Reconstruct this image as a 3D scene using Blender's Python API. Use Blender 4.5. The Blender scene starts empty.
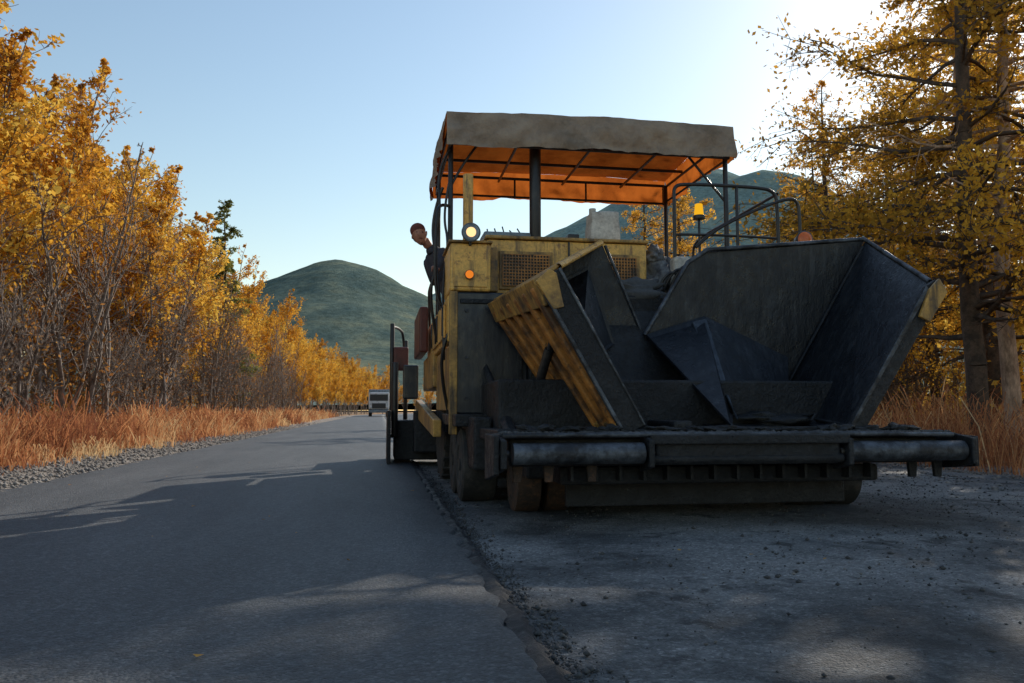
import bpy, bmesh, math, random
import numpy as np
from mathutils import Vector, Matrix, noise
random.seed(7)
RNG=np.random.default_rng(7)
sc=bpy.context.scene
COL=sc.collection
SUN_AZ=math.radians(43); SUN_EL=math.radians(28)

# ---------------------------------------------------------------- materials
def new_mat(name):
    m=bpy.data.materials.new(name); m.use_nodes=True
    nt=m.node_tree; nt.nodes.clear()
    out=nt.nodes.new('ShaderNodeOutputMaterial')
    return m,nt,out
def N(nt,t,**kw):
    n=nt.nodes.new(t)
    for k,v in kw.items():
        if k in n.inputs: n.inputs[k].default_value=v
        else: setattr(n,k,v)
    return n
def ramp(nt,fac,stops,interp='LINEAR'):
    r=nt.nodes.new('ShaderNodeValToRGB'); r.color_ramp.interpolation=interp
    e=r.color_ramp.elements
    while len(e)<len(stops): e.new(0.5)
    for i,(p,c) in enumerate(stops):
        e[i].position=p; e[i].color=(c[0],c[1],c[2],1)
    nt.links.new(fac,r.inputs['Fac']); return r
def mixc(nt,fac,a,b,mode='MIX'):
    m=nt.nodes.new('ShaderNodeMixRGB'); m.blend_type=mode
    for sock,v in ((m.inputs[0],fac),(m.inputs[1],a),(m.inputs[2],b)):
        if hasattr(v,'is_linked') or hasattr(v,'links'): nt.links.new(v,sock)
        else: sock.default_value=v if isinstance(v,(int,float)) else (v[0],v[1],v[2],1)
    return m.outputs[0]
def dirty(name,base,dirt,scale=3,lo=.45,hi=.62,rough=.5,metal=0,bump=.15,bscale=40,third=None,spec=.5,rough2=None,stretch=(1,1,1),streak=None):
    m,nt,out=new_mat(name)
    tc=N(nt,'ShaderNodeTexCoord'); mp=N(nt,'ShaderNodeMapping'); mp.inputs['Scale'].default_value=stretch
    nt.links.new(tc.outputs['Object'],mp.inputs[0])
    n1=N(nt,'ShaderNodeTexNoise',Scale=scale,Detail=9,Roughness=.68); nt.links.new(mp.outputs[0],n1.inputs['Vector'])
    n2=N(nt,'ShaderNodeTexNoise',Scale=bscale,Detail=6,Roughness=.7); nt.links.new(mp.outputs[0],n2.inputs['Vector'])
    n3=N(nt,'ShaderNodeTexNoise',Scale=scale*3.1,Detail=8,Roughness=.75); nt.links.new(tc.outputs['Object'],n3.inputs['Vector'])
    f=ramp(nt,n1.outputs['Fac'],[(lo,(0,0,0)),(hi,(1,1,1))])
    c=mixc(nt,f.outputs[0],base,dirt)
    if third:
        f3=ramp(nt,n3.outputs['Fac'],[(.54,(0,0,0)),(.66,(1,1,1))])
        c=mixc(nt,f3.outputs[0],c,third)
    if streak:   # vertical drips of tar / dust
        m2=N(nt,'ShaderNodeMapping'); m2.inputs['Scale'].default_value=(9,9,.8); nt.links.new(tc.outputs['Object'],m2.inputs[0])
        n4=N(nt,'ShaderNodeTexNoise',Scale=1.6,Detail=5,Roughness=.6); nt.links.new(m2.outputs[0],n4.inputs['Vector'])
        f4=ramp(nt,n4.outputs['Fac'],[(.52,(0,0,0)),(.66,(.8,.8,.8))]); c=mixc(nt,f4.outputs[0],c,streak)
    vv=ramp(nt,n2.outputs['Fac'],[(.25,(.65,.65,.65)),(.75,(1.25,1.25,1.25))])
    c=mixc(nt,1.0,c,vv.outputs[0],'MULTIPLY')
    p=N(nt,'ShaderNodeBsdfPrincipled',Metallic=metal)
    p.inputs['Specular IOR Level'].default_value=spec
    nt.links.new(c,p.inputs['Base Color'])
    r2=rough if rough2 is None else rough2
    rr=ramp(nt,n3.outputs['Fac'],[(.35,(rough,)*3),(.65,(r2,)*3)]); nt.links.new(rr.outputs[0],p.inputs['Roughness'])
    b=N(nt,'ShaderNodeBump',Strength=bump,Distance=.02); nt.links.new(n2.outputs['Fac'],b.inputs['Height']); nt.links.new(b.outputs[0],p.inputs['Normal'])
    nt.links.new(p.outputs[0],out.inputs[0]); return m

M={}
M['yellow']=dirty('worn_yellow_paint',(.78,.44,.10),(.22,.14,.07),4.5,.54,.76,.42,bump=.2,third=(.34,.16,.05),streak=(.08,.055,.04))
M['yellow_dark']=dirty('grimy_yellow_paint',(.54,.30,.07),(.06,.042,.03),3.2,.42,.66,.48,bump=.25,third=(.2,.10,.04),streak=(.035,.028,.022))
M['rustyel']=dirty('rusty_yellow_steel',(.50,.21,.045),(.10,.05,.025),4,.42,.60,.55,bump=.15,bscale=14,third=(.04,.026,.018))
M['rust']=dirty('tarry_rust',(.075,.045,.032),(.03,.024,.022),8,.4,.6,.8,bump=.4,third=(.16,.075,.04))
M['tar']=dirty('tar_coated_steel',(.006,.007,.010),(.02,.022,.027),3.5,.47,.67,.26,bump=1.0,bscale=24,third=(.014,.013,.012),rough2=.75,spec=.5)
M['panel']=dirty('oily_black_panel',(.012,.017,.027),(.036,.041,.048),2.2,.46,.72,.24,bump=.15,bscale=15,rough2=.5,stretch=(1,1,.35),streak=(.05,.055,.06))
M['hop']=dirty('polished_hopper_steel',(.006,.008,.013),(.032,.037,.048),2.0,.54,.72,.20,metal=.15,bump=.6,bscale=15,rough2=.55,stretch=(1,1,.5),third=(.014,.014,.016),streak=(.026,.03,.037))
M['hop_light']=dirty('lit_tone_hopper_steel',(.07,.082,.10),(.018,.021,.027),3.0,.45,.62,.26,metal=.45,bump=.4,bscale=16,rough2=.5,third=(.03,.033,.04))  # worn steel lightened to paint in the sunlight on the fillet
M['worn']=dirty('worn_grey_steel',(.12,.135,.16),(.028,.03,.036),4.5,.40,.58,.34,metal=.4,bump=.45,bscale=26,rough2=.6,third=(.035,.03,.028))
M['black']=dirty('black_paint',(.016,.016,.019),(.045,.04,.036),6,.5,.7,.4,bump=.1)
M['rubber']=dirty('old_rubber',(.022,.022,.022),(.07,.062,.055),6,.45,.65,.85,bump=.3)
M['greyplastic']=dirty('dusty_grey_plastic',(.62,.57,.50),(.36,.31,.26),7,.45,.65,.6)
M['bluegrey']=dirty('blue_grey_metal',(.24,.31,.36),(.11,.13,.15),8,.4,.6,.5)
M['sack']=dirty('woven_sack',(.20,.205,.215),(.06,.06,.07),9,.4,.6,.8,bump=.5,bscale=50)
M['redbox']=dirty('faded_red_paint',(.12,.028,.022),(.05,.025,.02),5,.45,.65,.5)
M['white']=dirty('white_paint',(.65,.66,.66),(.3,.3,.28),3,.5,.7,.5)
M['orange_lens']=dirty('orange_lens',(.8,.18,.02),(.6,.12,.02),5,.4,.6,.2,bump=.02)
M['skin']=dirty('weathered_skin',(.46,.22,.14),(.34,.15,.10),12,.4,.7,.55,bump=.08)
M['jacket']=dirty('navy_workwear',(.03,.036,.06),(.055,.055,.07),8,.4,.6,.85,bump=.3)
M['cap']=dirty('dark_red_cap',(.20,.05,.035),(.12,.04,.03),8,.4,.6,.85)
M['boots']=dirty('black_boots',(.015,.014,.012),(.04,.035,.03),8,.4,.6,.6)
M['hair']=dirty('dark_hair',(.02,.014,.01),(.03,.02,.015),30,.4,.6,.7)
def emis(name,col,st):
    m,nt,out=new_mat(name)
    e=N(nt,'ShaderNodeEmission',Strength=st); e.inputs[0].default_value=(*col,1)
    nt.links.new(e.outputs[0],out.inputs[0]); return m
M['lamp']=emis('lit_headlamp_glass',(1,.62,.28),1.5)
M['amber_lit']=emis('lit_amber_glass',(1,.27,.03),.8)
M['beacon']=emis('beacon_glass',(1,.5,.02),.9)

def canopy_mat(name,trans,k=1.0):
    m,nt,out=new_mat(name)
    tc=N(nt,'ShaderNodeTexCoord')
    n=N(nt,'ShaderNodeTexNoise',Scale=2.4,Detail=8,Roughness=.65); nt.links.new(tc.outputs['Object'],n.inputs['Vector'])
    n2=N(nt,'ShaderNodeTexNoise',Scale=5,Detail=5); nt.links.new(tc.outputs['Object'],n2.inputs['Vector'])
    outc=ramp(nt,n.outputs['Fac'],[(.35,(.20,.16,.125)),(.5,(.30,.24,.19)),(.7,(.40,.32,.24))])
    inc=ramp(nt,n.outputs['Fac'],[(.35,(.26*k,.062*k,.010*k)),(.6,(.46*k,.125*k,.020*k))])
    g=N(nt,'ShaderNodeNewGeometry')
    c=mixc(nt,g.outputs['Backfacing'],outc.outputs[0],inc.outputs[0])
    d=N(nt,'ShaderNodeBsdfDiffuse'); nt.links.new(c,d.inputs[0])
    t=N(nt,'ShaderNodeBsdfTranslucent'); nt.links.new(inc.outputs[0],t.inputs[0])
    b=N(nt,'ShaderNodeBump',Strength=.8,Distance=.08); nt.links.new(n2.outputs['Fac'],b.inputs['Height'])
    nt.links.new(b.outputs[0],d.inputs['Normal'])
    mx=N(nt,'ShaderNodeMixShader'); mx.inputs[0].default_value=trans
    nt.links.new(d.outputs[0],mx.inputs[1]); nt.links.new(t.outputs[0],mx.inputs[2]); nt.links.new(mx.outputs[0],out.inputs[0])
    return m
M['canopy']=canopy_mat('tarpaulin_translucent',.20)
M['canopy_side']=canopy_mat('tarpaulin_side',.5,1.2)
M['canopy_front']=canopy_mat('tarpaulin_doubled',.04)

def leaf_mat(name,stops,trans=.45,objvar=.25):
    m,nt,out=new_mat(name)
    a=N(nt,'ShaderNodeAttribute'); a.attribute_name='rnd'
    oi=N(nt,'ShaderNodeObjectInfo')
    ma=N(nt,'ShaderNodeMath',operation='MULTIPLY_ADD'); ma.inputs[1].default_value=objvar; 
    nt.links.new(oi.outputs['Random'],ma.inputs[0])
    nt.links.new(a.outputs['Fac'],ma.inputs[2])
    r=ramp(nt,ma.outputs[0],stops)
    d=N(nt,'ShaderNodeBsdfDiffuse'); t=N(nt,'ShaderNodeBsdfTranslucent')
    nt.links.new(r.outputs[0],d.inputs[0]); nt.links.new(r.outputs[0],t.inputs[0])
    mx=N(nt,'ShaderNodeMixShader'); mx.inputs[0].default_value=trans
    nt.links.new(d.outputs[0],mx.inputs[1]); nt.links.new(t.outputs[0],mx.inputs[2]); nt.links.new(mx.outputs[0],out.inputs[0])
    return m
M['leaf_gold']=leaf_mat('golden_leaves',[(0,(.28,.12,.03)),(.3,(.58,.27,.035)),(.6,(.80,.44,.055)),(1,(.78,.56,.12))],objvar=.35)
M['leaf_larch']=leaf_mat('larch_needles',[(0,(.26,.15,.03)),(.35,(.64,.34,.045)),(.75,(.86,.50,.07)),(1,(.68,.50,.10))],trans=.5)
M['leaf_green']=leaf_mat('green_needles',[(0,(.07,.09,.03)),(.5,(.20,.21,.06)),(1,(.38,.33,.08))])
M['leaf_brown']=leaf_mat('brown_leaves',[(0,(.16,.08,.035)),(.5,(.42,.19,.06)),(1,(.64,.36,.10))])
M['grass']=leaf_mat('dry_grass_blades',[(0,(.22,.085,.05)),(.3,(.44,.18,.085)),(.6,(.62,.31,.14)),(1,(.70,.51,.28))],.4,0)
M['bark_grey']=dirty('grey_bark',(.30,.245,.21),(.14,.115,.10),5,.4,.6,.9,bump=.5)
M['bark_dark']=dirty('dark_larch_bark',(.13,.09,.065),(.05,.038,.03),6,.4,.6,.9,bump=.6)
M['bark_pale']=dirty('pale_bark',(.60,.42,.30),(.24,.16,.11),6,.4,.6,.9,bump=.6,stretch=(1,1,.4))

# ---------------------------------------------------------------- fast meshes
def fast_mesh(name,verts,faces,mats,midx=None,rnd=None,smooth=False):
    me=bpy.data.meshes.new(name)
    verts=np.asarray(verts,dtype=np.float32).reshape(-1,3); faces=np.asarray(faces,dtype=np.int32)
    k=faces.shape[1]; nf=len(faces)
    me.vertices.add(len(verts)); me.vertices.foreach_set('co',verts.ravel())
    me.loops.add(nf*k); me.loops.foreach_set('vertex_index',faces.ravel())
    me.polygons.add(nf); me.polygons.foreach_set('loop_start',np.arange(nf,dtype=np.int32)*k)
    for m in mats: me.materials.append(m)
    if midx is not None: me.polygons.foreach_set('material_index',np.asarray(midx,dtype=np.int32))
    if smooth: me.polygons.foreach_set('use_smooth',np.ones(nf,dtype=bool))
    if rnd is not None:
        at=me.attributes.new('rnd','FLOAT','POINT'); at.data.foreach_set('value',np.asarray(rnd,dtype=np.float32))
    me.update(calc_edges=True); me.validate()
    return me
def add_obj(name,me,loc=(0,0,0),rz=0,s=1,parent=None):
    o=bpy.data.objects.new(name,me); COL.objects.link(o)
    o.location=loc; o.rotation_euler=(0,0,rz); o.scale=(s,s,s) if not isinstance(s,tuple) else s
    if parent: o.parent=parent
    return o
def tubes(P0,P1,R0,R1,n):
    P0=np.array(P0);P1=np.array(P1);R0=np.array(R0);R1=np.array(R1)
    d=P1-P0; d/=np.linalg.norm(d,axis=1,keepdims=True)+1e-9
    ref=np.where(np.abs(d[:,2:3])>.8,np.array([[1.,0,0]]),np.array([[0,0,1.]]))
    a=np.cross(d,ref); a/=np.linalg.norm(a,axis=1,keepdims=True)+1e-9
    b=np.cross(d,a)
    ang=np.arange(n)*2*np.pi/n
    off=a[:,None,:]*np.cos(ang)[None,:,None]+b[:,None,:]*np.sin(ang)[None,:,None]
    v0=P0[:,None,:]+off*R0[:,None,None]; v1=P1[:,None,:]+off*R1[:,None,None]
    V=np.stack([v0,v1],1).reshape(-1,3)
    base=(np.arange(len(P0))*2*n)[:,None]; i=np.arange(n)[None,:]; j=(i+1)%n
    F=np.stack([base+i,base+j,base+n+j,base+n+i],-1).reshape(-1,4)
    return V,F
def quads(C,size,rng,elong=1.5,flat=0):
    n=len(C)
    a=rng.normal(size=(n,3)); a/=np.linalg.norm(a,axis=1,keepdims=True)
    b=rng.normal(size=(n,3)); b-= (b*a).sum(1,keepdims=True)*a; b/=np.linalg.norm(b,axis=1,keepdims=True)
    s=(size*rng.uniform(.6,1.3,n))[:,None]
    p=[C-a*s*elong/2, C+b*s*.42, C+a*s*elong/2, C-b*s*.42]
    V=np.stack(p,1).reshape(-1,3); F=np.arange(4*n).reshape(-1,4)
    return V,F
def assemble(name,parts,mats,loose_rnd=None):
    Vs=[];Fs=[];Ms=[];Rs=[];o=0
    for V,F,mi,rn in parts:
        Vs.append(V);Fs.append(F+o);Ms.append(np.full(len(F),mi));o+=len(V)
        Rs.append(np.zeros(len(V)) if rn is None else rn)
    return fast_mesh(name,np.concatenate(Vs),np.concatenate(Fs),mats,np.concatenate(Ms),np.concatenate(Rs))

def tree(name,seed,H,R,kind,bark,leaf,nbr=60,sub=7,leaves=14,lsize=.11,r0=.13,h0=.2,stems=1,twig=.006,leafstart=0.0,spread=.10):
    rng=np.random.default_rng(seed)
    T=[[],[],[],[]]; B=[[],[],[],[]]; L=[];LR=[]
    def seg(D,a,b,r,s): D[0].append(a);D[1].append(b);D[2].append(r);D[3].append(s)
    for st in range(stems):
        base=np.array([0,0,0.]) if stems==1 else np.append(rng.normal(0,.3,2),0)
        lean=rng.normal(0,.03 if stems==1 else .13,2)
        Hs=H*(1 if st==0 else rng.uniform(.62,.98))
        ns=16; pts=[base+np.array([0,0,-.15])]; 
        wob=rng.normal(0,.06,(ns,2)).cumsum(0)*.6
        for i in range(1,ns+1):
            t=i/ns; pts.append(base+np.array([lean[0]*Hs*t+wob[i-1,0],lean[1]*Hs*t+wob[i-1,1],Hs*t]))
        pts=np.array(pts); rr=r0*(1-np.linspace(0,1,ns+1))**.8+.012
        rr=rr*(.65 if stems>1 else 1)
        for i in range(ns): seg(T,pts[i],pts[i+1],rr[i],rr[i+1])
        nb=nbr//stems
        for k in range(nb):
            t=h0+(1-h0)*((k+rng.uniform(0,1))/nb)**(.9); t=min(t,.985)
            f=t*ns; i=int(f); i=min(i,ns-1); p=pts[i]*(1-(f-i))+pts[i+1]*(f-i)
            az=rng.uniform(0,2*np.pi)
            u=(t-h0)/(1-h0)
            if kind=='larch':
                ln=R*(1-u)**.75*rng.uniform(.35,1.15)+.25; el=math.radians(rng.uniform(-8,22)+18*u); curl=-.10
            else:
                ln=R*(math.sin(math.pi*min(1,(u*.85+.18)))**.8)*rng.uniform(.4,1.15)+.15; el=math.radians(rng.uniform(30,68)); curl=.03
            if kind=='larch' and u<.12: ln*=.7
            d=np.array([math.cos(az)*math.cos(el),math.sin(az)*math.cos(el),math.sin(el)])
            m=6; rb=max(.012,rr[i]*.38)*min(1,ln/2+.3)
            bp=[p]
            for q in range(m):
                d=d+rng.normal(0,.13,3)+np.array([0,0,curl if q<3 else .05]); d/=np.linalg.norm(d)
                bp.append(bp[-1]+d*ln/m)
                seg(B,bp[-2],bp[-1],rb*(1-q/m)+twig,rb*(1-(q+1)/m)+twig)
            clr=rng.uniform(0,.8); dens=rng.uniform(.25,1.6)
            ns2=max(3,int(sub*ln/ (R*.6)))
            for q in range(ns2):
                w=rng.uniform(.22,1)*m; wi=min(int(w),m-1); sp=bp[wi]*(1-(w-wi))+bp[wi+1]*(w-wi)
                dd=d+rng.normal(0,.75,3); 
                if kind=='larch': dd[2]*=.45; dd[2]-=.12
                else: dd[2]+=.35
                dd/=np.linalg.norm(dd); sl=ln*rng.uniform(.18,.42)
                e=sp+dd*sl*.5; dd2=dd+rng.normal(0,.3,3); dd2/=np.linalg.norm(dd2); e2=e+dd2*sl*.5
                seg(B,sp,e,twig*1.8,twig*1.2); seg(B,e,e2,twig*1.2,twig*.6)
                for _ in range(2):
                    dd3=dd+rng.normal(0,.8,3); dd3/=np.linalg.norm(dd3); seg(B,e,e+dd3*sl*.4,twig,twig*.5)
                if leaves and u>=leafstart:
                    nl=rng.poisson(leaves*dens*(.5+sl))
                    if nl:
                        tt=rng.uniform(0,1,(nl,1)); c=np.where(tt<.5,sp+(e-sp)*tt*2,e+(e2-e)*(tt-.5)*2)+rng.normal(0,.03+spread*sl,(nl,3))
                        L.append(c); LR.append(np.clip(clr+rng.normal(0,.13,nl),0,1))
    parts=[]
    V,F=tubes(*T,9); parts.append((V,F,0,None))
    V,F=tubes(*B,3); parts.append((V,F,0,None))
    if L:
        C=np.concatenate(L);V,F=quads(C,lsize,rng); parts.append((V,F,1,np.repeat(np.concatenate(LR),4)*.8))
        print(name,len(C),'leaves',len(B[0]),'segs')
    return assemble(name,parts,[bark,leaf])

# ---------------------------------------------------------------- world, sun, camera
w=bpy.data.worlds.new('World'); sc.world=w; w.use_nodes=True
nt=w.node_tree; bg=nt.nodes['Background']; sky=nt.nodes.new('ShaderNodeTexSky'); sky.sky_type='NISHITA'
sky.sun_disc=False; sky.sun_elevation=SUN_EL; sky.sun_rotation=SUN_AZ; sky.altitude=0; sky.air_density=1.5; sky.dust_density=.35; sky.ozone_density=1.3
nt.links.new(sky.outputs[0],bg.inputs[0]); bg.inputs[1].default_value=.15
sun=bpy.data.lights.new('sun','SUN'); sun.energy=5; sun.angle=math.radians(.5); sun.color=(1,.9,.76)
so=bpy.data.objects.new('sun',sun); COL.objects.link(so)
sd=Vector((math.sin(SUN_AZ)*math.cos(SUN_EL),math.cos(SUN_AZ)*math.cos(SUN_EL),math.sin(SUN_EL)))
so.rotation_euler=sd.to_track_quat('Z','Y').to_euler(); so.location=(20,20,20)
cam=bpy.data.cameras.new('camera'); cam.lens=28; cam.sensor_width=36; cam.clip_end=20000; cam.clip_start=.05
co=bpy.data.objects.new('camera',cam); COL.objects.link(co); co.location=(0,0,.75)
co.rotation_euler=(math.radians(94.95),0,math.radians(-9.4)); sc.camera=co
sc.view_settings.view_transform='Standard'; sc.view_settings.look='None'; sc.view_settings.exposure=0

# ---------------------------------------------------------------- ground
def ground_mat(name,stops,scale,bs,bump,rough=.9,fine=60,speck=None,spec=.3,dist=.02,voro=None,stretch=(1,1,1),blotch=None):
    m,nt,out=new_mat(name)
    tc=N(nt,'ShaderNodeTexCoord')
    mp=N(nt,'ShaderNodeMapping'); mp.inputs['Scale'].default_value=stretch; nt.links.new(tc.outputs['Object'],mp.inputs[0])
    n1=N(nt,'ShaderNodeTexNoise',Scale=scale,Detail=10,Roughness=.65); nt.links.new(mp.outputs[0],n1.inputs['Vector'])
    n2=N(nt,'ShaderNodeTexNoise',Scale=bs,Detail=8,Roughness=.75); nt.links.new(tc.outputs['Object'],n2.inputs['Vector'])
    v=N(nt,'ShaderNodeTexVoronoi',Scale=fine); nt.links.new(tc.outputs['Object'],v.inputs['Vector'])
    r=ramp(nt,n1.outputs['Fac'],stops)
    vv=ramp(nt,n2.outputs['Fac'],[(.3,(.6,.6,.6)),(.7,(1.35,1.35,1.35))])
    c=mixc(nt,1.,r.outputs[0],vv.outputs[0],'MULTIPLY')
    sp=N(nt,'ShaderNodeSeparateColor'); nt.links.new(v.outputs['Color'],sp.inputs[0])
    rv=ramp(nt,sp.outputs[0],[(0,(.6,.6,.6)),(.8,(1.1,1.1,1.1)),(1,(1.9,1.85,1.8))])
    c=mixc(nt,.8,c,rv.outputs[0],'MULTIPLY')
    if blotch:
        n5=N(nt,'ShaderNodeTexNoise',Scale=2.3,Detail=7,Roughness=.7); nt.links.new(tc.outputs['Object'],n5.inputs['Vector'])
        f5=ramp(nt,n5.outputs['Fac'],[(.55,(0,0,0)),(.63,(.85,.85,.85))]); c=mixc(nt,f5.outputs[0],c,blotch)
    p=N(nt,'ShaderNodeBsdfPrincipled',Roughness=rough); p.inputs['Specular IOR Level'].default_value=spec
    nt.links.new(c,p.inputs['Base Color'])
    ad=N(nt,'ShaderNodeMath',operation='SUBTRACT'); nt.links.new(n2.outputs['Fac'],ad.inputs[0])
    ml=N(nt,'ShaderNodeMath',operation='MULTIPLY'); ml.inputs[1].default_value=.6; nt.links.new(v.outputs['Distance'],ml.inputs[0]); nt.links.new(ml.outputs[0],ad.inputs[1])
    b=N(nt,'ShaderNodeBump',Strength=bump,Distance=dist); nt.links.new(ad.outputs[0],b.inputs['Height']); nt.links.new(b.outputs[0],p.inputs['Normal'])
    nt.links.new(p.outputs[0],out.inputs[0]); return m
M['asphalt']=ground_mat('fresh_asphalt',[(.3,(.050,.056,.063)),(.48,(.072,.079,.087)),(.7,(.108,.114,.121))],.9,35,.8,.62,90,spec=.4,dist=.012,stretch=(1.8,.4,1))
M['asphalt_old']=ground_mat('rough_old_asphalt',[(.33,(.045,.048,.053)),(.44,(.10,.105,.11)),(.54,(.21,.213,.215)),(.72,(.31,.305,.295))],.65,26,.8,.8,95,dist=.02,blotch=(.035,.037,.04))
M['gravel']=ground_mat('shoulder_gravel',[(.3,(.22,.19,.165)),(.7,(.38,.34,.30))],1.5,20,1,.95,28,dist=.04)
M['soil']=ground_mat('forest_floor',[(.3,(.14,.085,.05)),(.5,(.28,.16,.08)),(.7,(.38,.25,.13))],.5,9,1,.95,12,dist=.05)
M['stone']=dirty('grey_stones',(.27,.25,.23),(.13,.12,.115),3,.4,.6,.85,bump=.3)
M['crumb']=dirty('asphalt_crumbs',(.03,.03,.033),(.08,.08,.08),2,.4,.6,.8,bump=.3)

def bend(y): return np.where(y>110,(np.maximum(y,110)-110)**2*.0016,0)
def grid(name,x0,x1,y0,y1,nx,ny,z,mat,zf=None,jl=0,jr=0,yexp=1,curve=True,wall=None,jf=3):
    ys=y0+(y1-y0)*np.linspace(0,1,ny)**yexp; xs=np.linspace(x0,x1,nx)
    X,Y=np.meshgrid(xs,ys); 
    if jl: X[:,0]+=np.array([noise.fractal(Vector((3.1,float(y)*jf,0)),1,2,5)*jl for y in ys])
    if jr: X[:,-1]+=np.array([noise.fractal(Vector((9.1,float(y)*jf,0)),1,2,5)*jr for y in ys])
    if curve: X=X+bend(Y)
    Z=np.full_like(X,z)
    if zf: 
        for i in range(ny):
            for j in range(nx): Z[i,j]+=zf(X[i,j],Y[i,j])
    if wall:
        jj=np.array([noise.fractal(Vector((1.7,float(y)*11,4)),1,2,5) for y in ys])*.05
        X=np.hstack([X,(X[:,-1]+.02+np.abs(jj))[:,None]]); Y=np.hstack([Y,Y[:,-1:]]); Z=np.hstack([Z,np.full((ny,1),wall)]); nx+=1
    V=np.stack([X,Y,Z],-1).reshape(-1,3)
    i=np.arange(ny-1)[:,None]*nx+np.arange(nx-1)[None,:]; i=i.ravel()
    F=np.stack([i,i+1,i+nx+1,i+nx],-1)
    return add_obj(name,fast_mesh(name,V,F,[mat],smooth=True))
xs=[-9000,-2000,-400,-120,-60,-30,-20,-14,-10,-7,-5,0,5,8,11,15,22,35,70,140,400,2000,9000]; ys=[-300,-60,-20,0,10,20,40,60,80,110,150,200,260,340,500,1000,3000,9000]
V=[(x,y,-.03) for y in ys for x in xs]; nx=len(xs)
F=[(j*nx+i,j*nx+i+1,(j+1)*nx+i+1,(j+1)*nx+i) for j in range(len(ys)-1) for i in range(nx-1)]
add_obj('ground',fast_mesh('ground',V,F,[M['soil']]))
grid('gravel_shoulder',-5.3,-3.0,-15,300,6,260,-.012,M['gravel'],jl=.6,yexp=1.6)
grid('roadside_verge',6.2,8.6,-15,300,4,200,-.016,M['gravel'],jr=.4,jl=.3,yexp=1.6)
def rz(x,y):
    v=Vector((x*1.3,y*1.3,0)); return noise.fractal(v,1,2,4)*.008+ (.005*noise.noise(Vector((x*9,y*9,1)))) 
grid('milled_road_lane',.3,6.9,.3,16,170,380,.006,M['asphalt_old'],zf=rz,jr=.5)
grid('rough_lane_near',.3,6.9,-15,.3,8,60,.006,M['asphalt_old'])
grid('road_lane_far',.44,6.3,16,300,6,120,.008,M['asphalt'],yexp=1.5)
grid('paved_road',-3.3,.43,-15,300,14,2600,.042,M['asphalt'],jl=.12,jr=.05,yexp=2.2,wall=-.01,jf=5)
def seam():
    ys=np.linspace(.4,14,700); V=[];F=[]
    for i,y in enumerate(ys):
        l=.45+.02*noise.noise(Vector((2,y*7,0))); wd=.05+.05*(noise.fractal(Vector((5,y*6,3)),1,2,4)+.5)
        wd=max(wd,.015)
        V+=[(l-.02,y,.020),(l+wd*.5,y,.032+.012*noise.noise(Vector((1,y*14,0)))),(l+wd+.02,y,-.002)]
    for i in range(len(ys)-1):
        a=i*3; F+=[(a,a+1,a+4,a+3),(a+1,a+2,a+5,a+4)]
    add_obj('tar_seam',fast_mesh('tar_seam',V,F,[M['tar']]))
seam()
def stones(name,n,fx,fy,size,mat,z,seed,pw=1.5):
    rng=np.random.default_rng(seed)
    o=np.array([[1,0,0],[-1,0,0],[0,1,0],[0,-1,0],[0,0,1],[0,0,-1.]]); f=np.array([[0,2,4],[2,1,4],[1,3,4],[3,0,4],[2,0,5],[1,2,5],[3,1,5],[0,3,5]])
    x=fx(rng,n); y=fy(rng,n); s=size*rng.pareto(2.2,n).clip(0,4)*.5+size*.5
    V=o[None]*s[:,None,None]*rng.uniform(.6,1.3,(n,6,1))*np.array([1,1,.7])
    a=rng.uniform(0,6.28,n); c,sn=np.cos(a),np.sin(a)
    X=V[...,0]*c[:,None]-V[...,1]*sn[:,None]; Y=V[...,0]*sn[:,None]+V[...,1]*c[:,None]
    V=np.stack([X+x[:,None],Y+y[:,None],V[...,2]+z+s[:,None]*.3],-1).reshape(-1,3)
    F=(f[None]+(np.arange(n)*6)[:,None,None]).reshape(-1,3)
    return add_obj(name,fast_mesh(name,V,F,[mat]))
stones('loose_asphalt_crumbs',9000,lambda r,n:.55+6*r.beta(1.6,.9,n),lambda r,n:1.5+8*r.beta(1.6,1.5,n),.0065,M['crumb'],.006,3)
stones('loose_grit',7000,lambda r,n:.55+6*r.beta(1.2,1.0,n),lambda r,n:1.2+9*r.beta(1.1,1.8,n),.0035,M['stone'],.006,13)
stones('joint_edge_crumbs',4000,lambda r,n:.50+np.abs(r.normal(0,.07,n)),lambda r,n:.8+10*r.beta(1,1.6,n),.006,M['crumb'],.012,4)
stones('roadside_stones',13000,lambda r,n:-3.3-1.9*r.beta(1.1,1.2,n),lambda r,n:4+55*r.beta(1,2.8,n),.016,M['stone'],-.01,5)
stones('verge_stones',3500,lambda r,n:5.6+2.2*r.beta(1.2,1.3,n),lambda r,n:3+20*r.beta(1,1.8,n),.016,M['stone'],-.005,6)
def leaves_ground(name,n,x0,x1,y0,y1,z,seed):
    rng=np.random.default_rng(seed); C=np.stack([rng.uniform(x0,x1,n),rng.uniform(y0,y1,n),np.full(n,z)],-1)
    V,F=quads(C,.034,rng); V[:,2]=z+np.abs(V[:,2]-z)*.25
    add_obj(name,fast_mesh(name,V,F,[M['leaf_brown']],rnd=np.repeat(rng.uniform(.4,1,n),4)))
leaves_ground('fallen_leaves',60,-5,6.5,1.6,14,.05,8)

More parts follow.
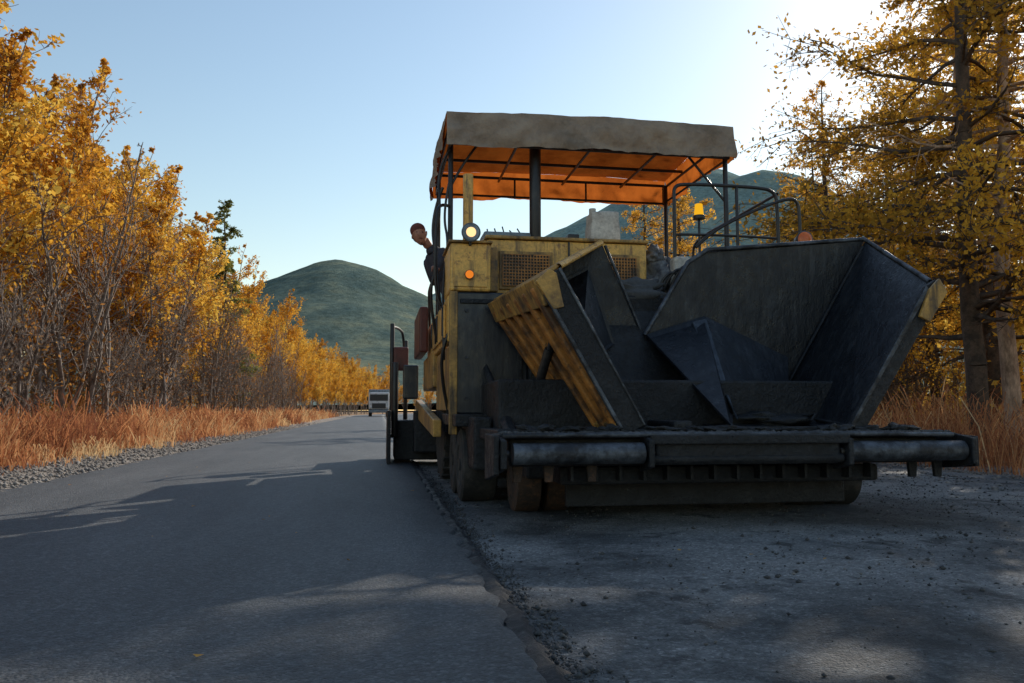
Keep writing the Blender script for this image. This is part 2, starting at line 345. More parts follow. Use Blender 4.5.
def grass(name,n,fx,fy,h,seed,wd=.012,bare=-.15):
    rng=np.random.default_rng(seed); x=fx(rng,n); y=fy(rng,n)
    cl=np.array([noise.noise(Vector((float(a)*.9,float(b)*.6,seed)))+.5*noise.noise(Vector((float(a)*2.5,float(b)*2.2,seed))) for a,b in zip(x,y)])
    k=cl>bare+rng.normal(0,.15,n); x=x[k];y=y[k];cl=cl[k];n=len(x); x=x+bend(y)
    H=h*rng.uniform(.25,1.15,n)*(1+1.1*cl).clip(.3,2.2); a=rng.uniform(0,6.28,n); ln=rng.normal(0,.38,(n,2))*H[:,None]
    wdt=wd*(1+np.abs(y)/18)*rng.uniform(.35,1,n); dx=np.cos(a)*wdt; dy=np.sin(a)*wdt
    b=np.stack([x,y,np.full(n,-.03)],-1); mid=b+np.stack([ln[:,0]*.35,ln[:,1]*.35,H*.6],-1); top=b+np.stack([ln[:,0],ln[:,1],H],-1)
    D=np.stack([dx,dy,np.zeros(n)],-1)
    V=np.stack([b-D*.5,b+D*.5,mid+D*.4,mid-D*.4,top+D*.45,top-D*.45],1).reshape(-1,3)
    k=(np.arange(n)*6)[:,None]; F=np.stack([k+np.array([[0,1,2,3]]),k+np.array([[3,2,4,5]])],1).reshape(-1,4)
    c2=np.array([noise.noise(Vector((float(a_)*.35,float(b_)*.25,seed+9))) for a_,b_ in zip(x,y)])
    rn=np.clip(.42+c2*1.1+rng.normal(0,.22,n),0,1)
    add_obj(name,fast_mesh(name,V,F,[M['grass']],rnd=np.repeat(rn,6)))
grass('dry_grass',70000,lambda r,n:-4.9-6.5*r.beta(1.1,1.4,n),lambda r,n:3+110*r.beta(1,3.0,n),.58,11,bare=-.22)
grass('dry_grass',38000,lambda r,n:7.2+7*r.beta(1.1,1.4,n),lambda r,n:3+90*r.beta(1,3.0,n),.66,12)
grass('verge_grass_tufts',7000,lambda r,n:-4.1-1.2*r.beta(2,1,n),lambda r,n:4+60*r.beta(1,2.5,n),.22,13,bare=.0)

# ---------------------------------------------------------------- trees
gold=[tree('golden_birch_%d'%i,20+i,11,2.1,'b',M['bark_grey'],M['leaf_gold'],nbr=90,sub=7,leaves=19,lsize=.10,r0=.10,h0=.16,stems=st,leafstart=.10,spread=.16) for i,st in enumerate((2,1,3))]
bare=[tree('bare_alder_%d'%i,30+i,7,1.7,'b',M['bark_grey'],M['leaf_brown'],nbr=100,sub=7,leaves=.7,lsize=.08,r0=.07,h0=.08,stems=6,twig=.006) for i in range(2)]
larch=[tree('larch_%d'%i,40+i,12,3.9,'larch',M['bark_dark'],M['leaf_larch'],nbr=105,sub=10,leaves=25,lsize=.066,r0=.17,h0=.16,leafstart=.06,twig=.006,spread=.10) for i in range(2)]
pale=[tree('pale_larch',50,12,2.8,'larch',M['bark_pale'],M['leaf_larch'],nbr=65,sub=8,leaves=20,lsize=.07,r0=.14,h0=.3,leafstart=.2)]
green=tree('spruce',60,13,2.0,'larch',M['bark_dark'],M['leaf_green'],nbr=120,sub=8,leaves=24,lsize=.10,r0=.13,h0=.1)
R=random.Random(5)
def put(name,me,x,y,s=1): 
    return add_obj(name,me,(x+float(bend(np.array(float(y)))),y,-.03),R.uniform(0,6.28),(s*R.uniform(.9,1.1),s*R.uniform(.9,1.1),s))
y=11.
while y<190:   # left wood
    put('birch_tree',gold[R.randrange(3)],-9.4+R.uniform(-1,1),y,R.uniform(.72,1.1))
    put('birch_tree',gold[R.randrange(3)],-12.6+R.uniform(-1.3,1.3),y*1.02+R.uniform(-1,1),R.uniform(.95,1.18))
    if y<60: put('birch_tree',gold[R.randrange(3)],-16+R.uniform(-1.3,1.3),y*1.1+3,R.uniform(1.0,1.2))
    y+=2.0+y*.02
y=6
while y<70:
    put('bare_alder_tree',bare[R.randrange(2)],-7.5+R.uniform(-.8,.6),y,R.uniform(.55,1.15)); y+=1.3+y*.03
for x,yy,s in ((-8.6,8,1.3),(-9.4,10.5,1.45),(-8.9,13,1.4),(-10.5,12,1.5),(-9.9,9,1.5),(-8.7,16,1.2)): put('bare_alder_tree',bare[R.randrange(2)],x,yy,s)
put('spruce_tree',green,-8.5,46,.97)
for x,yy,s in ((-6.3,72,.5),(-6.0,84,.58),(-5.6,97,.6),(-5.2,110,.6),(-5.0,124,.65),(-5.2,138,.7)): put('birch_tree',gold[0],x,yy,s)
# right wood
for x,yy,k,s in ((9.5,11.4,0,1.0),(9.9,16.4,1,.68),(11.6,19.5,0,.66),(13.4,15.6,1,1.0),(14.2,18.5,1,.95),(13,26,0,.52),(11.0,33,1,.9),(13.2,32.5,0,.95),(17,24,0,.95),(11.5,41,1,.9),(18,20,0,1.05)):
    put('larch_tree',larch[k],x,yy,s)
put('pale_larch_tree',pale[0],9.95,11.3,1.0); put('pale_larch_tree',pale[0],11.2,13.4,.95)
put('larch_tree',larch[0],12.5,1.5,.9)
y=48.
while y<200:
    put('larch_tree',larch[R.randrange(2)],13+R.uniform(-1.5,1.5),y,R.uniform(.7,.9)); y+=6+y*.03
for i in range(16):
    add_obj('birch_tree',gold[R.randrange(3)],(-10+i*2.6+R.uniform(-1,1),R.uniform(225,262),0),R.uniform(0,6),R.uniform(.8,1.1))
for i in range(28): put('bare_alder_tree',bare[R.randrange(2)],R.uniform(10.5,17),R.uniform(10,40),R.uniform(.35,.65))
def scrub(name,n,fx,fy,h,seed,mat):
    rng=np.random.default_rng(seed); nc=n//40
    cx=fx(rng,nc); cy=fy(rng,nc); cz=h*rng.beta(1.1,1.8,nc); cr=rng.uniform(.2,.6,nc)
    C=np.stack([np.repeat(cx,40)+np.repeat(bend(cy),40),np.repeat(cy,40),np.repeat(cz,40)],-1)+rng.normal(0,1,(nc*40,3))*np.repeat(cr,40)[:,None]*np.array([1,1,.7])
    C[:,2]=np.abs(C[:,2]); V,F=quads(C,.11,rng)
    add_obj(name,fast_mesh(name,V,F,[mat],rnd=np.repeat(np.clip(np.repeat(rng.uniform(0,1,nc),40)+rng.normal(0,.12,nc*40),0,1),4)))
scrub('undergrowth',42000,lambda r,n:-10-9*r.random(n),lambda r,n:6+120*r.beta(1,2,n),3.4,70,M['leaf_brown'])
scrub('undergrowth',44000,lambda r,n:12+10*r.random(n),lambda r,n:8+90*r.beta(1,2.4,n),4.2,71,M['leaf_gold'])

# ---------------------------------------------------------------- hills
def hill_mat(name,a,b,c):
    m,nt,out=new_mat(name); tc=N(nt,'ShaderNodeTexCoord')
    n=N(nt,'ShaderNodeTexNoise',Scale=.012,Detail=10,Roughness=.7); nt.links.new(tc.outputs['Object'],n.inputs['Vector'])
    n2=N(nt,'ShaderNodeTexNoise',Scale=.09,Detail=8,Roughness=.8); nt.links.new(tc.outputs['Object'],n2.inputs['Vector'])
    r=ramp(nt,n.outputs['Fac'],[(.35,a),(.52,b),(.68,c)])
    v=ramp(nt,n2.outputs['Fac'],[(.3,(.55,.55,.55)),(.7,(1.4,1.4,1.4))])
    d=N(nt,'ShaderNodeBsdfDiffuse'); nt.links.new(mixc(nt,1.,r.outputs[0],v.outputs[0],'MULTIPLY'),d.inputs[0])
    b_=N(nt,'ShaderNodeBump',Strength=.8,Distance=14); nt.links.new(n2.outputs['Fac'],b_.inputs['Height']); nt.links.new(b_.outputs[0],d.inputs['Normal'])
    nt.links.new(d.outputs[0],out.inputs[0]); return m
def hill(name,cx,cy,H,sx,sy,mat,seed,ext=3,n=120,amp=.13,extra=()):
    xs=np.linspace(-ext*sx,ext*sx,n); ys=np.linspace(-ext*sy,ext*sy,n); V=[]
    for yv in ys:
        for xv in xs:
            g=math.exp(-(abs(xv/sx)**1.7+abs(yv/sy)**1.7)/2)
            for ex,ey,eh,es in extra: g=max(g,eh*math.exp(-((xv-ex)**2+(yv-ey)**2)/2/es**2))
            nz=noise.fractal(Vector((xv/260+seed,yv/260,seed)),1.2,2,7)
            V.append((cx+xv,cy+yv,H*g*(1+amp*nz)-6))
    i=(np.arange(n-1)[:,None]*n+np.arange(n-1)[None,:]).ravel(); F=np.stack([i,i+1,i+n+1,i+n],-1)
    add_obj(name,fast_mesh(name,V,F,[mat],smooth=True))
hill('forested_hill',-80,1500,286,255,330,hill_mat('hazed_hill_forest',(.09,.14,.14),(.16,.21,.18),(.28,.30,.21)),2,amp=.10)  # blue-green haze is mixed into the forest colours
hill('distant_mountain',985,2200,715,640,600,hill_mat('hazed_mountain_slope',(.19,.28,.28),(.26,.35,.32),(.38,.42,.32)),5,amp=.06)  # distance haze painted in as paler blue-green slope colours

# ---------------------------------------------------------------- object helpers
def empty(name,loc):
    o=bpy.data.objects.new(name,None); COL.objects.link(o); o.location=loc; o.empty_display_size=.3; return o
CUR=[None]
def fin(name,me,mat,bev=0,smooth=False):
    me.materials.append(mat) if not isinstance(mat,list) else [me.materials.append(x) for x in mat]
    o=bpy.data.objects.new(name,me); COL.objects.link(o)
    if CUR[0]: o.parent=CUR[0]; o.matrix_parent_inverse=Matrix.Translation(CUR[0].location).inverted()
    if bev:
        b=o.modifiers.new('b','BEVEL'); b.width=bev; b.segments=2; b.limit_method='ANGLE'
    if smooth: 
        for p in me.polygons: p.use_smooth=True
    return o
def bmf(fn):
    bm=bmesh.new(); fn(bm); bmesh.ops.recalc_face_normals(bm,faces=bm.faces); me=bpy.data.meshes.new('m'); bm.to_mesh(me); bm.free(); return me
def box(name,x0,x1,y0,y1,z0,z1,mat,bev=.012,rot=None):
    def f(bm):
        bmesh.ops.create_cube(bm,size=1)
        for v in bm.verts: v.co=Vector(((x0+x1)/2+v.co.x*(x1-x0),(y0+y1)/2+v.co.y*(y1-y0),(z0+z1)/2+v.co.z*(z1-z0)))
        if rot:
            c=Vector(((x0+x1)/2,(y0+y1)/2,(z0+z1)/2)); bmesh.ops.rotate(bm,verts=bm.verts,cent=c,matrix=Matrix.Rotation(math.radians(rot[1]),3,rot[0]))
    return fin(name,bmf(f),mat,bev)
def plate(name,pts,th,mat,bev=.006,nrm=None):
    pts=[Vector(p) for p in pts]
    n=Vector((0,0,0))
    for i in range(len(pts)): n+=(pts[i]-pts[0]).cross(pts[(i+1)%len(pts)]-pts[0])
    n.normalize()
    if nrm is not None and n.dot(Vector(nrm))<0: n=-n
    def f(bm):
        a=[bm.verts.new(p) for p in pts]; b=[bm.verts.new(p+n*th) for p in pts]; k=len(pts)
        bm.faces.new(a); bm.faces.new(b[::-1])
        for i in range(k): bm.faces.new((a[i],b[i],b[(i+1)%k],a[(i+1)%k]))
    return fin(name,bmf(f),mat,bev)
def cyl(name,p0,p1,r,mat,n=24,r1=None,bev=.004,caps=True):
    p0=Vector(p0);p1=Vector(p1); d=p1-p0
    def f(bm):
        bmesh.ops.create_cone(bm,segments=n,radius1=r,radius2=r if r1 is None else r1,depth=d.length,cap_ends=caps)
        q=d.to_track_quat('Z','Y').to_matrix().to_4x4(); bmesh.ops.transform(bm,matrix=Matrix.Translation((p0+p1)/2)@q,verts=bm.verts)
    o=fin(name,bmf(f),mat,bev); 
    for p in o.data.polygons: p.use_smooth=len(p.vertices)==4
    return o
def pipe(name,pts,r,mat,smoothn=True,res=8):
    cu=bpy.data.curves.new(name,'CURVE'); cu.dimensions='3D'; cu.bevel_depth=r; cu.bevel_resolution=3
    s=cu.splines.new('NURBS' if smoothn else 'POLY'); s.points.add(len(pts)-1)
    for i,p in enumerate(pts): s.points[i].co=(*p,1)
    if smoothn: s.order_u=3; s.use_endpoint_u=True; s.resolution_u=res
    cu.materials.append(mat); o=bpy.data.objects.new(name,cu); COL.objects.link(o)
    if CUR[0]: o.parent=CUR[0]; o.matrix_parent_inverse=Matrix.Translation(CUR[0].location).inverted()
    return o
def sphere(name,c,r,mat,sc_=(1,1,1),seg=20):
    def f(bm):
        bmesh.ops.create_uvsphere(bm,u_segments=seg,v_segments=seg//2+2,radius=r)
        for v in bm.verts: v.co=Vector((c[0]+v.co.x*sc_[0],c[1]+v.co.y*sc_[1],c[2]+v.co.z*sc_[2]))
    return fin(name,bmf(f),mat,0,True)

# ================================================================ PAVER
P=empty('asphalt_paver',(2.25,8,0)); CUR[0]=P
Y_,YD,T_,PN,HP,WN,BK=M['yellow'],M['yellow_dark'],M['tar'],M['panel'],M['hop'],M['worn'],M['black']
box('chassis_frame',.85,3.65,5.75,10.6,.42,.98,T_,.02)
box('front_axle_beam',1.0,3.5,5.45,5.9,.28,.5,T_,.02)
box('corner_tower',.575,.925,6.7,7.35,1.765,2.18,Y_,.02)
box('corner_tower_cap',.56,.94,6.685,7.36,2.183,2.205,YD,.006)
box('corner_tower_door',.61,.895,6.688,6.699,1.80,2.03,Y_,.006)
box('corner_panel_black',.585,1.25,6.72,6.9,.72,1.76,PN,.015)
box('corner_panel_frame_top',.665,1.2,6.70,6.719,1.66,1.70,T_,.006)
box('corner_panel_frame_side',1.16,1.2,6.70,6.719,.8,1.655,T_,.006)
for i,(x,z) in enumerate(((.72,1.6),(1.1,1.6),(.72,.85),(1.1,.85),(.72,1.2))): cyl('panel_bolt_%d'%i,(x,6.719,z),(x,6.70,z),.015,WN,8,bev=0)
plate('corner_post_edge',[(.572,6.71,.55),(.64,6.71,.55),(.64,6.71,1.76),(.572,6.71,1.76)],.03,YD,.006,(0,-1,0))
box('side_panel_upper',.575,.64,6.93,9.9,1.35,1.76,Y_,.015)
box('side_panel_mid',.60,.66,6.93,8.6,.75,1.33,YD,.015)
box('side_box_rear',.56,.95,8.7,10.5,1.0,1.40,YD,.02)
box('side_locker_door',.553,.573,7.1,7.9,1.4,1.7,Y_,.006)
box('side_locker_door_2',.553,.573,8.0,8.7,1.4,1.7,YD,.006)
for i,yy in enumerate((7.15,7.85,8.05,8.65)): cyl('door_hinge_%d'%i,(.55,yy,1.42),(.55,yy,1.68),.012,BK,10,bev=0)
box('right_corner_tower',3.58,3.93,6.72,7.4,1.3,2.18,YD,.02)
box('right_side_body',3.3,3.93,7.42,10.4,.75,1.75,YD,.02)
box('right_deck',2.46,3.57,6.95,9.9,1.2,1.78,T_,.02)
box('engine_cowl',.93,2.43,7.0,8.2,1.78,2.29,Y_,.025)
box('cowl_lid',.915,2.445,6.985,8.22,2.293,2.325,YD,.01)
box('cowl_left_shoulder',.93,1.02,6.93,6.995,1.80,2.2,YD,.01)
for nm,xa,xb in (('left',1.07,1.5),('right',1.86,2.32)):
    box('grille_frame_'+nm,xa-.03,xb+.03,6.975,6.997,1.83,2.18,YD,.006)
    box('grille_back_'+nm,xa,xb,6.968,6.974,1.86,2.15,BK,0)
    def f(bm,xa=xa,xb=xb):
        k=int((xb-xa)/.028)
        for i in range(k+1):
            r=bmesh.ops.create_cube(bm,size=1)['verts']
            for v in r: v.co=Vector((xa+.028*i+v.co.x*.008,6.958+v.co.y*.012,2.005+v.co.z*.29))
        for i in range(11):
            r=bmesh.ops.create_cube(bm,size=1)['verts']
            for v in r: v.co=Vector(((xa+xb)/2+v.co.x*(xb-xa),6.957+v.co.y*.008,1.865+.028*i+v.co.z*.009))
    fin('grille_mesh_'+nm,bmf(f),M['rustyel'])
for i,x in enumerate((1.55,1.78)):
    box('cowl_latch_%d'%i,x,x+.03,6.96,6.99,1.95,2.05,BK,.004)
box('cowl_centre_seam',1.675,1.69,6.975,6.998,1.8,2.28,BK,.002)
box('operator_platform',.66,3.5,8.25,10.3,1.02,1.16,BK,.015)
box('tractor_rear_body',.98,3.2,8.3,9.8,1.165,1.75,T_,.02)
box('control_console',.98,1.45,7.6,7.95,2.33,2.50,M['bluegrey'],.02)
box('console_screen_box',1.2,1.42,7.5,7.59,2.33,2.44,M['bluegrey'],.01)
box('console_panel',.8,1.0,8.3,8.7,2.2,2.45,M['bluegrey'],.02)
box('rear_console',2.4,2.9,8.3,8.6,2.0,2.42,M['bluegrey'],.02)
box('tool_box',1.74,1.85,7.25,7.45,2.33,2.42,BK,.01)
for i in range(5): cyl('console_lever_%d'%i,(1.03+.083*i,7.7,2.50),(1.02+.075*i,7.66+.02*(i%2),2.53+.015*(i%3)),.007,BK,8,bev=0)
def fbucket(bm):
    bmesh.ops.create_cube(bm,size=1)
    bmesh.ops.subdivide_edges(bm,edges=bm.edges[:],cuts=3,use_grid_fill=True)
    for v in bm.verts:
        n=noise.noise(v.co*2.5)*.06; t=1-.12*(v.co.z+.5)
        v.co=Vector((2.12+v.co.x*.31*t+n*.3,7.4+v.co.y*.25*t,2.5+v.co.z*.33+n*.4*(v.co.z>.3)))
o=fin('white_canister',bmf(fbucket),M['greyplastic'],.02,True)
cyl('canister_cap',(2.02,7.4,2.66),(2.02,7.4,2.71),.035,M['greyplastic'],12)
def lump(name,c,s,mat,seed,am=.25):
    def f(bm):
        bmesh.ops.create_icosphere(bm,subdivisions=4,radius=1)
        for v in bm.verts:
            k=1+am*noise.fractal(v.co*1.6+Vector((seed,0,0)),1,2,4); q=v.co*k
            v.co=Vector((c[0]+q.x*s[0],c[1]+q.y*s[1],c[2]+q.z*s[2]))
    return fin(name,bmf(f),mat,0,True)
lump('sack_1',(2.62,7.25,1.98),(.2,.22,.2),M['sack'],1,.5); lump('sack_2',(2.78,7.3,2.08),(.15,.2,.16),M['sack'],2,.5); lump('rag_bundle',(2.56,7.2,2.22),(.11,.12,.09),M['sack'],3,.6)
box('white_fuel_can',2.66,2.82,6.9,7.05,1.84,2.17,M['greyplastic'],.03)
for i in range(4): pipe('deck_hose_%d'%i,[(2.5+.05*i,6.95,1.8),(2.55+.08*i,6.85,2.05+.05*i),(2.8+.05*i,6.95,1.95),(3.1,7.1,1.8)],.014,BK)
box('hopper_back_wall',1.25,3.35,6.66,6.9,.5,1.76,T_,.02)
plate('hopper_back_slope',[(1.3,6.64,1.62),(3.3,6.64,1.62),(3.3,6.2,.75),(1.3,6.2,.75)],.03,T_,.006)
box('conveyor_floor',1.66,2.44,5.15,6.64,.5,.585,WN,.01)
box('conveyor_slat_guard',1.98,2.12,5.2,6.6,.59,.68,T_,.02)
for i in range(9): box('conveyor_slat_%d'%i,1.7,2.40,5.2+i*.16,5.235+i*.16,.588,.615,T_,.004)
lump('asphalt_residue',(2.1,6.82,1.80),(.42,.14,.13),M['crumb'],5,.6)
lump('asphalt_residue_2',(2.0,6.2,.72),(.38,.35,.16),M['crumb'],6,.6)
lump('asphalt_residue_3',(2.95,5.9,.66),(.45,.35,.08),M['tar'],8,.7)
# left wing (raised)
Hf,Hr=(1.68,5.15,.62),(1.68,6.62,.62); Of,Or=(1.09,5.15,1.64),(.95,6.62,1.66); Tf,Tr=(1.17,5.15,1.71),(1.88,6.6,2.20)
plate('left_wing_floor',[Hf,Hr,Or,Of],.035,HP,.006,(1,0,1))
plate('left_wing_underside',[(Hf[0]-.004,Hf[1]+.01,Hf[2]),(1.676,6.62,.62),(.946,6.62,1.66),(1.086,5.16,1.64)],.02,M['rust'],.004,(-1,0,-1))
dirv=(Vector(Of)-Vector(Hf)).normalized(); nl=Vector((-dirv.z,0,dirv.x)); nl=nl if nl.x<0 else -nl
for i in range(6):
    yy=5.27+i*.25; s=Vector((1.66,yy,.66))+nl*.026; e=Vector((1.09-.10*(yy-5.15)/1.47,yy,1.62))+nl*.026
    a=Vector((0,.048,0))
    plate('left_wing_rib_%d'%i,[s-a,s+a,e+a,e-a],.075,M['rustyel'],.02,nl)
plate('left_wing_bottom_rail',[(1.69,5.17,.60),(1.69,6.6,.60),(1.62,6.6,.70),(1.62,5.17,.70)],.08,YD,.01,nl)
plate('left_wing_top_rail',[(1.16,5.17,1.48),(1.03,6.6,1.52),(.955,6.6,1.68),(1.07,5.17,1.66)],.085,YD,.01,nl)
fd=dirv; sidein=Vector((fd.z,0,-fd.x)); sidein=sidein if sidein.x>0 else -sidein
h=Vector((1.68,5.14,.62)); e=Vector((1.09,5.14,1.65))
plate('left_wing_front_cheek',[h-sidein*.09,h+sidein*.07,e+sidein*.09,e-sidein*.09],.035,T_,.008,(0,-1,0))
plate('left_wing_cheek_edge',[h-sidein*.095,h-sidein*.07,e-sidein*.07,e-sidein*.095],.045,WN,.006,(0,-1,0))
plate('left_wing_cheek_edge_inner',[h+sidein*.06,h+sidein*.075,e+sidein*.095,e+sidein*.075],.045,WN,.005,(0,-1,0))
plate('left_wing_cheek_yellow',[e-sidein*.09-fd*.22,e-sidein*.02-fd*.24,e+sidein*.05-fd*.02,e+sidein*.02+fd*.03,e-sidein*.10],.05,YD,.006,(0,-1,0))
plate('left_wing_outer_wall',[Of,Or,Tr,Tf],.03,YD,.006,(-1,0,1))
plate('left_wing_rear_plate',[(1.70,6.6,.65),(.99,6.6,1.65),(1.88,6.6,2.18),(2.22,6.6,1.40)],.03,HP,.006,(0,-1,0))
plate('left_wing_gusset',[(1.50,5.9,1.05),(1.16,6.55,1.66),(1.75,6.55,1.98),(1.95,6.5,1.3)],.02,HP,.004,(1,-1,0))
pipe('left_wing_rim',[Tf,((Tf[0]+Tr[0])/2,(Tf[1]+Tr[1])/2,(Tf[2]+Tr[2])/2),Tr],.022,M['yellow'],False)
pipe('left_wing_inner_rim',[(1.90,6.56,2.17),(2.23,6.56,1.40),(1.72,6.56,.66)],.014,WN,False)
# right wing (open)
A,B,D=(2.42,5.2,.60),(3.29,5.2,.62),(3.97,5.2,1.67)
Br,Dr,Ar=(3.38,6.5,.72),(4.25,6.4,2.25),(2.42,6.5,.72)
plate('right_wing_floor',[A,B,Br,Ar],.04,HP,.006,(0,0,-1))
plate('right_wing_outer_wall',[(3.29,5.2,.62),D,Dr,Br],.045,HP,.006,(1,0,-1))
plate('right_wing_rear_plate',[(2.42,6.5,.70),(2.22,6.5,1.39),(2.62,6.5,2.02),(2.80,6.5,2.13),(4.27,6.42,2.27),(3.38,6.5,.70)],.035,HP,.006,(0,1,0))
plate('right_wing_fillet',[(2.42,5.25,.625),(2.22,6.47,1.38),(2.75,6.47,1.55),(2.72,5.9,.75)],.02,HP,.004,(0,-1,1))
plate('right_wing_fillet_2',[(2.72,5.9,.75),(2.75,6.47,1.55),(3.5,6.45,1.2),(3.3,6.1,.72)],.02,HP,.004,(0,-1,1))
plate('painted_lit_strip',[(2.60,5.55,.68),(2.72,5.88,.78),(2.75,6.44,1.53),(2.62,6.43,1.50)],.012,M['hop_light'],.003,(0,-1,1))  # sunlit strip of the fillet, painted as a lighter steel plate
plate('right_wing_front_cheek',[(3.20,5.18,.58),(3.33,5.18,.56),(4.02,5.18,1.60),(3.97,5.18,1.70),(3.88,5.18,1.64)],.04,T_,.008,(0,-1,0))
plate('right_wing_cheek_edge',[(3.20,5.135,.58),(3.225,5.135,.575),(3.905,5.135,1.62),(3.88,5.135,1.645)],.012,WN,.003,(0,-1,0))
plate('right_wing_cheek_yellow',[(3.80,5.13,1.42),(3.88,5.13,1.38),(4.03,5.13,1.60),(3.97,5.13,1.70),(3.89,5.13,1.62)],.03,YD,.006,(0,-1,0))
pipe('right_wing_rim',[(3.97,5.2,1.69),(4.26,6.42,2.28),(2.80,6.48,2.145),(2.62,6.48,2.03),(2.22,6.48,1.39)],.02,WN,False)
pipe('right_wing_weld',[(3.32,5.25,.64),(3.36,6.46,.74),(4.22,6.38,2.2)],.014,T_,False)
plate('right_wing_lip',[(2.42,5.17,.55),(3.33,5.17,.55),(3.33,5.17,.64),(2.42,5.17,.64)],.03,T_,.006,(0,-1,0))
for i in range(5):
    yy=5.35+i*.25; plate('right_wing_rib_%d'%i,[(3.40,yy,.62),(3.46,yy,.60),(4.12+.06*i,yy,1.72+.1*i),(4.06+.06*i,yy,1.76+.1*i)],.05,YD,.006,(0,1,0))
cyl('wing_ram_right',(3.1,5.7,.45),(3.72,5.9,1.1),.035,BK); 
box('push_beam_top_plate',.72,3.82,4.86,5.16,.575,.605,T_,.008)
box('push_beam',.80,3.76,4.93,5.14,.40,.572,T_,.015)
box('push_beam_lower',1.15,3.4,5.06,5.3,.27,.385,T_,.02)
for i in range(14):
    x=1.2+i*.16; box('beam_gusset_%d'%i,x,x+.02,4.97,5.058,.30,.395,T_,.003)
box('push_beam_centre_block',1.70,2.95,4.78,4.925,.41,.565,T_,.02)
box('beam_ledge',1.66,3.0,4.745,4.778,.54,.60,T_,.008)
cyl('beam_tube_mid',(1.68,4.80,.445),(2.97,4.80,.445),.03,T_)
pipe('beam_tube_top',[(.74,4.83,.595),(1.6,4.83,.60),(2.4,4.82,.598),(3.1,4.83,.60),(3.8,4.83,.59)],.016,WN)
cyl('push_roller_left',(.80,4.82,.485),(1.63,4.82,.485),.066,WN,28); cyl('push_roller_right',(3.02,4.82,.485),(3.86,4.82,.485),.066,WN,28)
for i,x in enumerate((.72,1.645,2.985,3.875)):
    plate('roller_bracket_%d'%i,[(x,4.74,.40),(x,4.74,.57),(x,4.95,.60),(x,4.95,.36)],.035,T_,.008,(1,0,0))
    cyl('roller_pin_%d'%i,(x-.02,4.82,.485),(x+.06,4.82,.485),.025,BK,12)
plate('beam_end_left',[(.68,4.78,.36),(.68,4.78,.60),(.68,5.2,.60),(.68,5.2,.30)],.035,T_,.008,(1,0,0))
plate('beam_end_right',[(3.92,4.78,.38),(3.92,4.78,.58),(3.92,5.2,.60),(3.92,5.2,.34)],.035,T_,.008,(1,0,0))
for i,x in enumerate((.82,1.02,1.3,3.55,3.74)):
    plate('hanging_lug_%d'%i,[(x,4.98,.41),(x+.07,4.98,.41),(x+.06,4.98,.30),(x+.01,4.98,.30)],.03,M['rust'] if i<3 else T_,.006,(0,-1,0))
box('scraper_plate',1.25,3.3,5.32,5.36,.10,.42,T_,.008)
rr=np.random.default_rng(9); 
def fcl(bm):
    for i in range(620):
        x=rr.uniform(.75,3.85); y_=rr.uniform(4.86,5.14); s=rr.uniform(.006,.022)
        r=bmesh.ops.create_icosphere(bm,subdivisions=1,radius=1)['verts']
        for v in r: v.co=Vector((x+v.co.x*s*rr.uniform(.8,1.5),y_+v.co.y*s,.607+v.co.z*s*.7))
fin('asphalt_crumbs_on_beam',bmf(fcl),M['crumb'])
for i in range(11):
    x=1.0+.26*i+rr.uniform(-.06,.06); lump('tar_lump_%d'%i,(x,5.06,.62),(rr.uniform(.06,.14),.05,rr.uniform(.012,.035)),M['tar'],20+i,.9)
def wheel(name,x0,x1,y_,r,rim,mat):
    def f(bm):
        prof=[(0,rim*.3),(0.03,rim*.3),(.03,rim),(0,rim*1.05),(-.0,r*.9),(.05,r),(.5,r*1.01)]
        prof=prof+[(1-a,b) for a,b in prof[::-1][1:]]
        n=40; rows=[]
        for a,b in prof:
            xx=x0+(x1-x0)*a
            rows.append([bm.verts.new((xx,y_+math.cos(2*math.pi*i/n)*b,r+math.sin(2*math.pi*i/n)*b)) for i in range(n)])
        for j in range(len(rows)-1):
            for i in range(n): bm.faces.new((rows[j][i],rows[j][(i+1)%n],rows[j+1][(i+1)%n],rows[j+1][i]))
        bm.faces.new(rows[0]); bm.faces.new(rows[-1])
    return fin(name,bmf(f),mat,0,False)
for i,(x0,x1,yy) in enumerate(((.98,1.17,5.95),(1.22,1.40,5.99),(3.25,3.45,5.95),(3.52,3.72,5.98))):
    wheel('front_wheel_%d'%i,x0,x1,yy,.25,.15,M['rust'] if i<2 else M['rubber'])
wheel('drive_wheel_left',.66,1.02,8.9,.66,.32,M['rubber']); wheel('drive_wheel_right',3.4,3.75,8.9,.66,.32,M['rubber'])
def ftread(bm):
    for i in range(28):
        a=2*math.pi*i/28
        r=bmesh.ops.create_cube(bm,size=1)['verts']
        mt=Matrix.Translation((.84,8.9,.66))@Matrix.Rotation(a,4,'X')@Matrix.Translation((0,0,.665))
        for v in r: v.co=mt@Vector((v.co.x*.36,v.co.y*.05,v.co.z*.03))
fin('tyre_tread',bmf(ftread),M['rubber'],.005)
wheel('bogie_wheel_left',.66,.95,7.35,.30,.16,M['rubber']); wheel('bogie_wheel_left_2',.66,.95,6.7,.30,.16,M['rubber'])
box('mudguard',.60,1.05,6.4,7.75,.62,.72,T_,.01); box('lower_skirt',.70,.84,6.0,6.9,.30,.70,T_,.02)
plate('hopper_lower_side',[(.78,5.3,.62),(1.6,5.3,.62),(1.3,6.7,.62),(.7,6.7,.62)],.08,T_,.01,(0,0,-1))
plate('hopper_side_strut',[(.86,5.25,.45),(.93,5.25,.45),(.93,6.75,.98),(.86,6.75,1.12)],.05,T_,.01,(1,0,0))
cyl('wing_ram_left',(1.12,6.2,.55),(1.22,5.7,1.20),.035,BK); cyl('wing_ram_left_rod',(1.22,5.7,1.20),(1.24,5.6,1.33),.02,WN)
